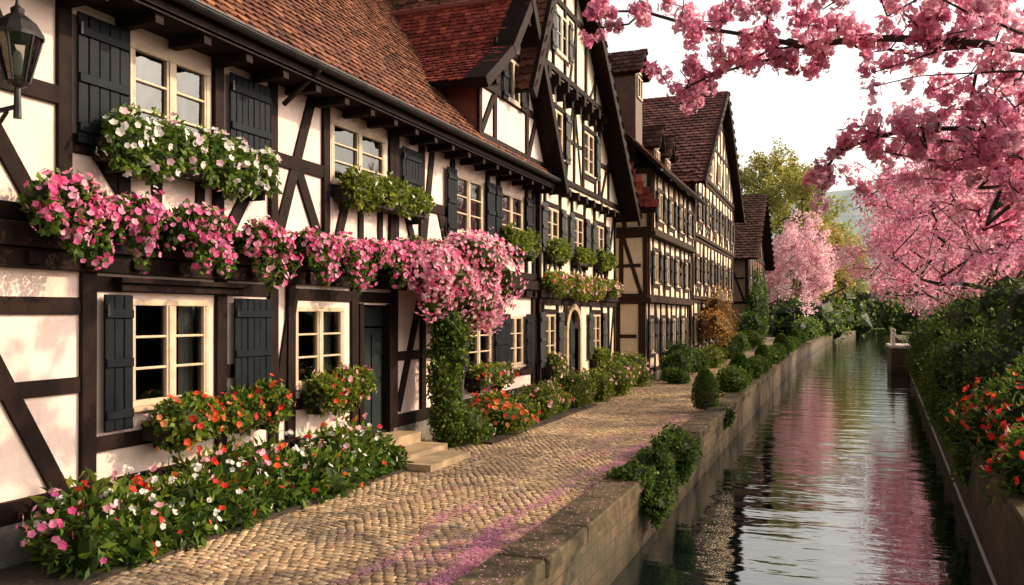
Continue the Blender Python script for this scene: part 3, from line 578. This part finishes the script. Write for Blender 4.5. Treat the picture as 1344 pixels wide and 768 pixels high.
# ---------------------------------------------------------------- plants
HP=[(.82,.15,.37),(.86,.27,.49),(.70,.08,.26),(.88,.42,.58)]; WH=[(.86,.82,.78),(.82,.78,.75)]; RD=[(.74,.04,.02),(.80,.10,.03),(.64,.03,.03)]; LP=[(.88,.43,.55),(.90,.56,.66),(.82,.31,.45)]; OR=[(.80,.20,.05),(.75,.30,.12)]
def wbox(y0,y1,z,x=-6.97,depth=.28,h=.2,fl=None,n=420,L=.10,pal=GREENS,hgt=.22,hang=.0):
    e=empty('flower_window_box'); m=MB(); m.box(x,x+depth,y0,y1,z,z+h)
    m.box(x-.0,x+depth+.02,y0-.02,y1+.02,z+h-.04,z+h+.004)
    for q in (y0+.15,y1-.2): m.box(x,x+depth*.8,q,q+.05,z-.1,z-.004)
    m.build('planter_box',M['boxwood'],e,.006); bl=[]; k=max(2,int((y1-y0)/.38))
    for i in range(k):
        yy=y0+(i+.5)*(y1-y0)/k
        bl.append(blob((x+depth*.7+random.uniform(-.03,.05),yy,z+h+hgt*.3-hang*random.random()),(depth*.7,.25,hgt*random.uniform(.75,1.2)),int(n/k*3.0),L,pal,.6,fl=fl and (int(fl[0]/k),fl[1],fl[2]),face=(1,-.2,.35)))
    plant('foliage_and_flowers',bl,parent=e)
wbox(6.3,8.9,3.86,fl=(170,.045,WH+WH+LP[1:2]),n=1300,L=.085,pal=GREENS+YG[:1],hgt=.29,hang=.08)
wbox(10.6,13.2,4.0,n=1100,L=.08,pal=YG,hgt=.26,fl=(24,.035,WH),hang=.05)
wbox(6.95,8.95,.96,depth=.34,n=1000,L=.09,pal=YG+GREENS,hgt=.26,fl=(80,.042,RD+OR),hang=.12)
wbox(9.8,11.1,1.02,depth=.32,n=700,L=.085,pal=YG,hgt=.26,fl=(50,.04,RD+LP),hang=.1)
wbox(15.3,16.9,.85,depth=.34,n=600,L=.08,pal=YG,hgt=.24,fl=(40,.05,RD+LP),hang=.1)
wbox(17.0,18.9,3.7,n=600,L=.09,pal=YG,hgt=.3); wbox(20.0,21.3,3.72,n=400,L=.10,pal=YG,hgt=.26); wbox(22.3,23.6,3.72,n=400,L=.10,pal=YG,hgt=.26); wbox(24.6,25.9,3.72,n=400,L=.10,pal=YG,hgt=.26)
wbox(19.9,21.0,.8,n=350,L=.10,pal=YG,hgt=.24,fl=(20,.05,LP)); wbox(24.2,25.5,.8,n=350,L=.10,pal=YG,hgt=.24)
def ledge(y,wd,nf=110,dz=.0,h=.17,pal=GREENS,cols=HP,s=.040,nl=800,L=.08,hang=.28):
    e=empty('hanging_geraniums'); bl=[]
    m=MB(); m.box(-6.83,-6.60,y-wd*.8,y+wd*.8,3.153,3.28); m.build('planter_trough',M['boxwood'],e)
    for i in range(5):
        yy=y+(i-2)*wd*.40; k=1-.22*abs(i-2); z=3.24+random.uniform(-.04,.05)+dz
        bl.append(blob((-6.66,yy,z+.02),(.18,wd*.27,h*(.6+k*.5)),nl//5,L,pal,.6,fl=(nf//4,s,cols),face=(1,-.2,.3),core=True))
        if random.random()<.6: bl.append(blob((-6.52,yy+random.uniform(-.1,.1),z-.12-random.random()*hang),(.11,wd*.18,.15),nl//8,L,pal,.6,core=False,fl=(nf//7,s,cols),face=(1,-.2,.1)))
    plant('foliage_and_flowers',bl,parent=e)
for y_,w_,d_,h_ in ((5.75,.34,.10,.22),(6.42,.34,.02,.2),(7.45,.42,.02,.2),(8.6,.34,-.03,.2),(9.75,.34,0,.15),(10.55,.38,.0,.15),(11.35,.36,0,.16),(12.0,.3,.05,.16)): ledge(y_,w_,dz=d_,h=h_)
for y_ in (20.4,22.2,24.0,25.8): ledge(y_,.85,50,-.02,.16,YG,LP+YG+OR,.05,1100,.09,.2)
def tube_tree(name,paths,parent=None):
    m=MB()
    for pts,r0,r1 in paths:
        k=len(pts)-1
        for i in range(k): m.tube(pts[i],pts[i+1],r0+(r1-r0)*i/k,r0+(r1-r0)*(i+1)/k,8)
    return m.build(name,M['bark'],parent,smooth=True)
e=empty('flowering_climber_tree'); x0,yb=-6.35,13.3
tube_tree('trunk',[([(x0,yb,0),(x0-.05,yb-.1,.8),(x0-.08,yb-.15,1.6),(x0,yb,2.3),(x0+.1,yb+.2,2.8)],.12,.07),([(x0-.05,yb-.1,1.7),(x0+.1,yb+.4,2.2),(x0+.2,yb+.9,2.7)],.06,.03),([(x0,yb,2.2),(x0+.1,yb-.5,2.8)],.05,.03),([(x0+.1,yb+.1,.1),(x0+.15,yb+.2,1.2),(x0+.1,yb+.5,2.4)],.05,.03)],e)
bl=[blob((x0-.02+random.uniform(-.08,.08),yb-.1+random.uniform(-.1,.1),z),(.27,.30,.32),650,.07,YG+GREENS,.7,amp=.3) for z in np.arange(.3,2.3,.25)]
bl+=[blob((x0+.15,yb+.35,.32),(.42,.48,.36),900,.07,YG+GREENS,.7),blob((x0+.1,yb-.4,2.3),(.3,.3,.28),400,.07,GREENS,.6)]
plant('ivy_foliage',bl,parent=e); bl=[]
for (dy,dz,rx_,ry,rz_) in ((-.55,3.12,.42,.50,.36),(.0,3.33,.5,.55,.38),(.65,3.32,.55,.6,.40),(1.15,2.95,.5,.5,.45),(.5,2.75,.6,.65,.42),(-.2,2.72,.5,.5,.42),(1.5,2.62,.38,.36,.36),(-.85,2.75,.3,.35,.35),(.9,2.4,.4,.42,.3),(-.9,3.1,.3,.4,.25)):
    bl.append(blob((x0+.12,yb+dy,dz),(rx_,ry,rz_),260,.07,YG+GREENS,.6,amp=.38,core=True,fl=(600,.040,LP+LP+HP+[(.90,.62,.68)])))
plant('pink_blossom',bl,parent=e)
plant('climbing_vine',[blob((-6.8,12.5+i*.3,3.3+.2*math.sin(i)),(.2,.3,.2),260,.07,GREENS,.6,fl=(14,.04,HP)) for i in range(4)])
beds=MB(); beds.box(-7.0,-5.95,4.0,11.0,.004,.05); beds.box(-7.0,-5.75,13.8,20.8,.004,.05); beds.build('flower_bed_soil',M['soil'])
def bush(name,c,r,n,L,pal,fl=None,**k): return plant(name,[blob(c,r,n,L,pal,fl=fl,top=True,**k)])
bl=[]
for i in range(15):
    yy=5.75+i*.36; xx=-6.5+random.uniform(-.1,.1); h=random.uniform(.26,.40)
    bl.append(blob((xx,yy,h*.8),(.36,.32,h),430,.15,GREENS+YG,.38,spread=.7,amp=.3,fl=(16 if i>7 else 22,.042,[WH,RD,WH+LP][i%3]),top=True,droop=.0))
    bl.append(blob((xx+.34,yy+.1,.16),(.24,.24,.2),220,.14,GREENS,.42,amp=.3,fl=(5,.036,[RD,WH][i%2]),top=True,droop=0))
plant('flower_bed_plants',bl)
Q=[];K=[]
for i in range(80):
    yy=random.uniform(5.5,11); xx=-6.4+random.uniform(-.35,.3); h=random.uniform(.5,.8)
    c=np.array([[xx,yy,h]]); q,cc=flowers(np.repeat(c,4,0)+rng.normal(0,.02,(4,3)),np.tile([.5,-.3,.7],(4,1)),np.full(4,.034),random.choice([WH,RD,LP,WH])[0]); Q.append(q);K.append(cc)
    b0=np.array([xx,yy,.2]); w_=np.array([.005,.003,0]); Q.append(np.array([[b0-w_,b0+w_,c[0]+w_,c[0]-w_]])); K.append(np.array([[.06,.12,.02]]))
quads_obj('tall_flower_stems',np.concatenate(Q),np.concatenate(K),M['leaf'])
plant('pink_flower_plant',[blob((-6.2,5.5,.26),(.24,.24,.28),260,.15,GREENS,.32,fl=(12,.036,HP),top=True),blob((-6.3,5.3,.42),(.18,.18,.22),90,.12,GREENS,.32,core=False,fl=(24,.036,HP),top=True)])
for (x_,y_,r_,fl,pal) in ((-6.15,15.0,.52,(110,.05,RD+OR),YG),(-6.2,16.2,.42,(16,.045,RD),GREENS+YG),(-6.15,17.3,.5,(30,.05,LP),YG),(-6.2,18.6,.42,(20,.05,OR),YG),(-6.2,20.0,.52,(22,.05,LP),YG),(-6.2,14.2,.24,(50,.035,WH),GREENS)):
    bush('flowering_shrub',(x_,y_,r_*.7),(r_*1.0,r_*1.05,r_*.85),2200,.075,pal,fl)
for (x_,y_,r_) in ((-6.1,22.0,.5),(-6.0,23.7,.5),(-6.3,25.2,.62),(-6.3,27.0,.66),(-6.3,21.0,.42)):
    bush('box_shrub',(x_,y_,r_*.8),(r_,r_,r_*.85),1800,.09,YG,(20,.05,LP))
for (x_,y_,r_,h) in ((-5.5,30.2,.55,.55),(-5.2,28.6,.40,.28),(-5.6,32.2,.6,.66),(-5.4,34.6,.5,.45),(-5.3,37.5,.6,.5),(-5.5,41,.6,.5),(-5.6,46,.7,.6),(-5.6,52,.8,.7),(-5.6,59,.9,.8)):
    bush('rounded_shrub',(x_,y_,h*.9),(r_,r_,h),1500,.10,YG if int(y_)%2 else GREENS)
plant('autumn_shrub',[blob((-5.6,42.5,2.2),(.9,1.4,1.2),2200,.13,[(.46,.23,.06),(.54,.32,.09),(.36,.21,.05)],.6,amp=.35),blob((-5.6,40.8,1.9),(.7,.9,.8),900,.13,[(.46,.23,.06),(.52,.30,.09)],.6)])
plant('wall_ivy',[blob((-5.9,64.5,2.2),(.8,1.2,2.2),1500,.2,DARKG,.7),blob((-5.9,69,3),(.6,2,3),2200,.2,DARKG+GREENS,.7),blob((-5.8,62.5,1.2),(1,1.4,1.3),900,.2,GREENS,.7)])
def cone(name,x,y,z0,r,h,n,L,pal):
    e=empty(name); t=rng.random(n)**.8; a=rng.uniform(0,6.283,n)
    prof=lambda t: r*np.sqrt(np.clip(np.sin(np.pi*(.10+.90*t)**.8),0,1))*(1-.12*t)
    rr_=prof(t)*rng.uniform(.86,1.03,n); Pp=np.stack([x+rr_*np.cos(a),y+rr_*np.sin(a),z0+t*h],1); O=nrm(np.stack([np.cos(a),np.sin(a),-.2+1.3*t**2],1))
    pal=np.array(pal); C=pal[rng.integers(0,len(pal),n)]*rng.uniform(.65,1.3,(n,1)); quads_obj('clipped_foliage',leaves(Pp,O,rng.uniform(.6,1.2,n)*L,.6,.8,0),C,M['leaf'],e)
    m=MB(); ts=np.linspace(.02,.97,9); m.lathe((x,y,z0),[(float(prof(np.array([q]))[0])*.84,q*h) for q in ts],14); m.build('inner_branches',M['soil'],e)
    tube_tree('stem',[([(x,y,0),(x,y,z0+.3*h)],.04,.03)],e)
cone('topiary_bush',-2.95,20.3,.08,.32,.95,4200,.045,GREENS)
plant('trailing_ivy',[blob((-2.42,11.7,.10),(.30,.45,.30),2200,.055,DARKG+GREENS,.7,amp=.3),blob((-2.33,11.3,-.22),(.18,.32,.32),1300,.055,DARKG+GREENS,.7,amp=.3),blob((-2.6,11.0,.17),(.33,.3,.12),700,.055,DARKG+GREENS,.7)])
plant('trailing_ivy',[blob((-2.5,13.7,.18),(.30,.45,.26),2200,.055,DARKG+GREENS,.7,amp=.3),blob((-2.36,13.8,-.12),(.17,.38,.28),1000,.055,DARKG+GREENS,.7,amp=.3)])
plant('trailing_ivy',[blob((-2.4,20.0,-.05),(.15,.35,.25),700,.06,DARKG+GREENS,.7,amp=.3)])
for i,y_ in enumerate((24.6,27.2,30,33,36,39.5,43.5,48,53,58.5,64,71)): 
    s_=random.uniform(.36,.44)*(1+y_*.005); pal=[GREENS+YG[:1],GREENS+DARKG,GREENS][i%3]
    if i%3==1: cone('topiary_bush',-2.9,y_,.08,s_*.8,s_*2.3,2000,.06+y_*.001,pal)
    else: bush('canal_side_topiary',(-2.85,y_,.12+s_*.7),(s_*.9,s_*1.15,s_*.85),1600,.06+y_*.001,pal,amp=.06)
bl=[]
for i in range(20):
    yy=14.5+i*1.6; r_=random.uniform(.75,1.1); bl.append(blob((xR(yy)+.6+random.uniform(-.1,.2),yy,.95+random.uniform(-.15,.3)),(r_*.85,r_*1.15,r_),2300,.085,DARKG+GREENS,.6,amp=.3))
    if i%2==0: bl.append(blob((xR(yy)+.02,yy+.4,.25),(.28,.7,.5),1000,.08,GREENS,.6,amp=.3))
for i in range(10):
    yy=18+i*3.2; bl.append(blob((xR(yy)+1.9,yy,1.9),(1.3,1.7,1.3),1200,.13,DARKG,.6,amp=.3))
plant('bank_hedge',bl)
bl=[]
for (yy,z,r_) in ((10.2,.75,.45),(11.3,.85,.5),(12.4,.95,.55),(13.4,.9,.5),(11.9,.45,.35)): bl.append(blob((xR(yy)+.42,yy,z),(r_,r_*1.1,r_),900,.12,DARKG+GREENS,.36,fl=(85,.045,RD+RD+[(.85,.28,.38)]),amp=.3,top=True))
plant('red_flower_bushes',bl)
# ---------------------------------------------------------------- trees
def build_tree(name,nodes,parents,targets,tipr,cl,pal,flower,seed,seglen=.6,crad=.3,size=.1,maxcount=6,pw=.47,jit=.12,mat='petal',leafpal=None):
    r=np.random.default_rng(seed); nodes=[np.array(p,float) for p in nodes]; par=list(parents)
    T=sorted(targets,key=lambda t:np.linalg.norm(np.array(t)-nodes[0]))
    for t in T:
        t=np.array(t,float); arr=np.array(nodes); d=np.linalg.norm(arr-t,axis=1); d[0]+=3
        i=int(np.argmin(d)); p=nodes[i]; L=d[i]; k=max(1,int(L/seglen)); prev=i
        for j in range(1,k+1):
            q=p+(t-p)*j/k+r.normal(0,jit*seglen,3)+np.array([0,0,.10*L*math.sin(math.pi*j/k)]); nodes.append(q); par.append(prev); prev=len(nodes)-1
    n=len(nodes); cnt=np.zeros(n); kids=[0]*n
    for i in range(n):
        if par[i]>=0: kids[par[i]]+=1
    for i in range(n-1,-1,-1):
        if kids[i]==0: cnt[i]+=1
        if par[i]>=0: cnt[par[i]]+=cnt[i]
    m=MB(); R=tipr*cnt**pw
    for i in range(n):
        if par[i]>=0: p=par[i]; m.tube(nodes[p],nodes[i],min(R[p],R[i]*1.5),R[i],5 if R[i]<.05 else 9)
    e=empty(name); m.build('trunk_and_branches',M['bark'],e,smooth=True)
    C=[];cols=[];O=[]
    pal=np.array(pal)
    for i in range(n):
        if cnt[i]<=maxcount and par[i]>=0:
            c=nodes[i]; br=r.uniform(.78,1.12); pc=pal[r.integers(0,len(pal))]
            for _ in range(2 if r.random()<.5 else 1):
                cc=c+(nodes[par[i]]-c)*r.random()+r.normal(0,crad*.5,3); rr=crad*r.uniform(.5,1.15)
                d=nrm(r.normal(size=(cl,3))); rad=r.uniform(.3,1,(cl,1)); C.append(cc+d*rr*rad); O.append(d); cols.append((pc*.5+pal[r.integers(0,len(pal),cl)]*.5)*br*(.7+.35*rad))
    C=np.concatenate(C);O=np.concatenate(O);cols=np.clip(np.concatenate(cols),0,.95)
    if flower: Q,K=flowers(C,O,size*r.uniform(.7,1.15,len(C)),cols)
    else: Q=leaves(C,O,size*r.uniform(.7,1.3,len(C)),.75,1.2,0); K=cols
    if leafpal is not None:
        s=r.random(len(C))<.05; q=leaves(C[s],O[s],size*1.5,.4,.8,0); Q=np.concatenate([Q,q]); lp_=np.array(leafpal); K=np.concatenate([K,lp_[r.integers(0,len(lp_),len(q))]])
    quads_obj('blossom_crown' if mat=='petal' else 'leaf_crown',Q,K,M[mat],e)
CH=[(.87,.36,.53),(.89,.47,.61),(.80,.25,.42),(.91,.60,.70),(.72,.18,.34)]
CHL=[(.90,.58,.65),(.92,.68,.73),(.84,.46,.57)]
def ell(c,r,n,seed,low=-.6):
    q=np.random.default_rng(seed); d=nrm(q.normal(size=(n*3,3))); d=d[d[:,2]>low][:n]; rad=q.uniform(.25,1,(len(d),1))**.5
    return list(np.array(c)+d*np.array(r)*rad*lump(d,seed,.22)[:,None])
limbs=[[(4.3,10.5,.3),(4.2,10.4,1.6),(4.0,10.3,2.8),(3.4,10.0,3.9),(2.6,9.6,4.5),(1.8,9.2,4.8),(1.0,9.0,4.95),(.3,9.0,5.05),(-.35,9.0,5.05),(-.8,9.0,5.2),(-1.4,9.1,5.4),(-2.0,9.1,5.65),(-2.5,9.2,5.75)]]
nodes=[];par=[]
for p in limbs[0]: nodes.append(p); par.append(len(nodes)-2 if len(nodes)>1 else -1)
def addl(start,pts):
    prev=start
    for p in pts: nodes.append(p); par.append(prev); prev=len(nodes)-1
    return prev
addl(8,[(-.6,9.0,4.95),(-.95,9.0,4.9),(-1.3,9.0,4.82),(-1.65,9.0,4.7)])
addl(4,[(1.9,9.1,4.15),(1.3,8.9,4.05),(.75,8.9,4.1),(.35,8.9,4.05),(0,9.0,3.95),(-.15,9.0,3.72)])
addl(4,[(2.0,8.4,5.2),(1.2,8.0,5.35),(.4,7.9,5.5),(-.4,8.0,5.6),(-1.1,8.2,5.75)])
addl(3,[(2.8,10.6,4.5),(2.2,11,4.3),(1.7,11.4,4.3),(1.2,11.7,4.5),(.7,12,4.7)])
addl(4,[(1.9,8.8,4.5),(1.3,8.6,4.5),(.7,8.7,4.55),(.2,8.8,4.5)])
rr=np.random.default_rng(5); tg=[]
def scat(p,n,s): 
    for _ in range(n): tg.append(np.array(p)+rr.normal(0,1,3)*np.array(s))
for p in limbs[0][6:]: scat(p,8,(.25,.3,.18))
scat((-1.1,9,4.95),12,(.35,.3,.12)); scat((-1.55,9,4.75),6,(.12,.2,.1)); scat((-.5,8.9,5.25),18,(.45,.4,.2)); scat((.9,8.9,5.2),42,(.5,.5,.22)); scat((1.5,9,4.6),44,(.35,.6,.3)); scat((.0,8,5.6),24,(.6,.5,.16))
scat((.2,9,4.0),14,(.22,.2,.1)); scat((-.15,9,3.7),7,(.06,.15,.08)); scat((.9,8.9,4.05),26,(.3,.3,.16)); scat((1.5,9,3.7),38,(.25,.5,.25)); scat((1.3,11.5,4.3),32,(.5,.5,.3)); scat((1.9,10.5,3.4),30,(.25,.8,.35)); scat((2.6,10.5,4.6),24,(.9,.9,.8))
BR=[(.16,.07,.04),(.22,.12,.05)]
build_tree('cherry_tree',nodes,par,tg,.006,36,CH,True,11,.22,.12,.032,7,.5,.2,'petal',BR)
def simple_tree(name,base,h,c,r,n,pal,seed,cl=50,crad=.5,size=.13,tipr=.012,mat='petal',flower=False,mc=6,leafpal=None,lowz=-.6,seg=.8):
    b=np.array(base,float); c=np.array(c,float); top=b+np.array([(c[0]-b[0])*.3,(c[1]-b[1])*.3,h])
    nd=[b,b*.65+top*.35+np.array([.06,.05,0]),b*.3+top*.7,top]; build_tree(name,nd,[-1,0,1,2],ell(c,r,n,seed,lowz),tipr,cl,pal,flower,seed,seg,crad,size,mc,.47,.12,mat,leafpal)
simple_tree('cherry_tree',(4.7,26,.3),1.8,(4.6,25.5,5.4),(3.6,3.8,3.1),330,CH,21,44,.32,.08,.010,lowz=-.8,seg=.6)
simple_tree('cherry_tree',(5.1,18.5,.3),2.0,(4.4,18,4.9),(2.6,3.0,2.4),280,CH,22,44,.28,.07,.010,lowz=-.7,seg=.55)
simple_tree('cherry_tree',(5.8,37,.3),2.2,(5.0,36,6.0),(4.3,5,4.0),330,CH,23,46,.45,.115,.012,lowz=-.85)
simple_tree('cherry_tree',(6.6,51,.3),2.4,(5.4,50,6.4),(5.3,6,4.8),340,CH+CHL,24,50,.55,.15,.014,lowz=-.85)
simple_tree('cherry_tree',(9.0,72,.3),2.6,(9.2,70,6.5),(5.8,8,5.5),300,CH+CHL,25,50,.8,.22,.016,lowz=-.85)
simple_tree('cherry_tree',(-4.2,88,.0),2.6,(-4.0,88,7.0),(4.0,4.4,4.6),320,CHL,26,46,.6,.2,.014,lowz=-.8)
simple_tree('spring_maple_tree',(-8.5,118,0),7,(-8.2,118,16.5),(7.2,7,8),330,[(.38,.36,.08),(.48,.43,.12),(.28,.30,.08)],27,44,1.1,.36,.03,'leaf')
simple_tree('spring_maple_tree',(-1.6,112,0),4,(-1.4,112,8),(3.6,4,5.5),200,[(.50,.36,.10),(.56,.42,.15),(.30,.32,.09)],28,44,1.0,.34,.03,'leaf')
simple_tree('spring_maple_tree',(-1.0,135,0),5,(-1.0,135,10),(5,5,5.5),220,[(.34,.38,.12),(.42,.42,.16)],29,44,1.2,.42,.03,'leaf')
bl=[]
for i in range(46):
    yy=random.uniform(98,165); side=random.random()<.55
    xx=xL(yy)-random.uniform(.8,5) if side else xR(yy)+random.uniform(.8,10)
    s_=random.uniform(1.3,2.6); bl.append(blob((xx,yy,s_*.7),(s_*1.1,s_*1.5,s_),420,.4,GREENS+YG,.7,amp=.35))
for i in range(60):
    xx=-60+i*3.2+random.uniform(-1,1); s_=random.uniform(3,5.5); bl.append(blob((xx,178+random.uniform(0,20),s_*.7),(s_,s_,s_*1.1),420,1.1,[(.18,.22,.10),(.24,.27,.12),(.28,.28,.13)],.7,amp=.4))  # farthest row: distance haze is put into the paler leaf colours
for yy in np.arange(82,100,2.2): bl.append(blob((xL(yy)-1.2,yy,.9),(1.0,1.6,1.1),500,.28,GREENS+DARKG,.7,amp=.3))
plant('distant_bushes',bl)
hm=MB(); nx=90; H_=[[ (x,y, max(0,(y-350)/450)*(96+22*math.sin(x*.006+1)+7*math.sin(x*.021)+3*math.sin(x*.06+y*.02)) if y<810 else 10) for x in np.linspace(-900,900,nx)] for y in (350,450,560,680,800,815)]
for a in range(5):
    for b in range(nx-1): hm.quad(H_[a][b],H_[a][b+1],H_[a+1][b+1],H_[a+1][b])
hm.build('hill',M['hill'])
e=empty('stone_landing'); m=MB(); m.box(2.7,4.6,50,54,-1.5,.55); m.build('landing_block',M['masonry'],e); m=MB(); m.box(2.62,4.7,49.9,54.1,.555,.70); m.build('landing_coping',M['white'],e,.02)
m=MB()
for y_ in (50.2,51.6,53.0): 
    m.lathe((2.85,y_,.70),[(.09,0),(.09,.05),(.05,.1),(.05,.75),(.09,.8),(.07,.9),(0,.95)],8)
m.tube((2.85,50.2,1.25),(2.85,53,1.25),.03,.03); m.box(3.3,4.2,50.4,51.4,1.35,1.42); m.box(3.7,3.8,50.85,50.95,.7,1.35); m.build('railing_posts_and_table',M['white'],e)
# ---------------------------------------------------------------- light
to=Vector((.86,.51,0)).normalized(); el=math.radians(30); sd=Vector((to.x*math.cos(el),to.y*math.cos(el),math.sin(el)))
W=bpy.data.worlds.new('World'); sc.world=W; W.use_nodes=True; nt=W.node_tree; bg=nt.nodes['Background']; sk=N(nt,'ShaderNodeTexSky'); sk.sky_type='NISHITA'; sk.sun_disc=False
sk.sun_elevation=el; sk.sun_rotation=math.atan2(to.x,to.y); sk.dust_density=4; sk.air_density=1.0; sk.ozone_density=.6
hs=N(nt,'ShaderNodeHueSaturation'); hs.inputs['Saturation'].default_value=.3; mx=N(nt,'ShaderNodeMixRGB',blend_type='MULTIPLY'); mx.inputs[0].default_value=1
tc=N(nt,'ShaderNodeTexCoord'); sp=N(nt,'ShaderNodeSeparateXYZ'); nt.links.new(tc.outputs['Generated'],sp.inputs[0])
hz_=ramp(nt,[(0,(2.75,2.50,2.18)),(.46,(3.0,2.78,2.50)),(.78,(.80,.77,.77)),(1,(.6,.6,.64))]); nt.links.new(sp.outputs['Z'],hz_.inputs[0]); nt.links.new(hz_.outputs[0],mx.inputs[2])
nt.links.new(sk.outputs[0],hs.inputs['Color']); nt.links.new(hs.outputs[0],mx.inputs[1]); nt.links.new(mx.outputs[0],bg.inputs[0]); bg.inputs[1].default_value=.115
sl=bpy.data.lights.new('sun','SUN'); sl.energy=5.0; sl.angle=math.radians(.6); sl.color=(1,.74,.46); so=bpy.data.objects.new('sun',sl); so.rotation_euler=sd.to_track_quat('Z','Y').to_euler(); so.location=(20,10,20); COL.objects.link(so)
cam=bpy.data.cameras.new('camera'); co=bpy.data.objects.new('camera',cam); COL.objects.link(co); co.location=(0,0,2.3); co.rotation_euler=(math.radians(90),0,math.atan(428/1100)); cam.lens=36*1100/1344; cam.shift_y=31/1344; cam.clip_end=3000; cam.clip_start=.1
sc.camera=co
print('polys',sum(len(o.data.polygons) for o in bpy.data.objects if o.type=='MESH'))
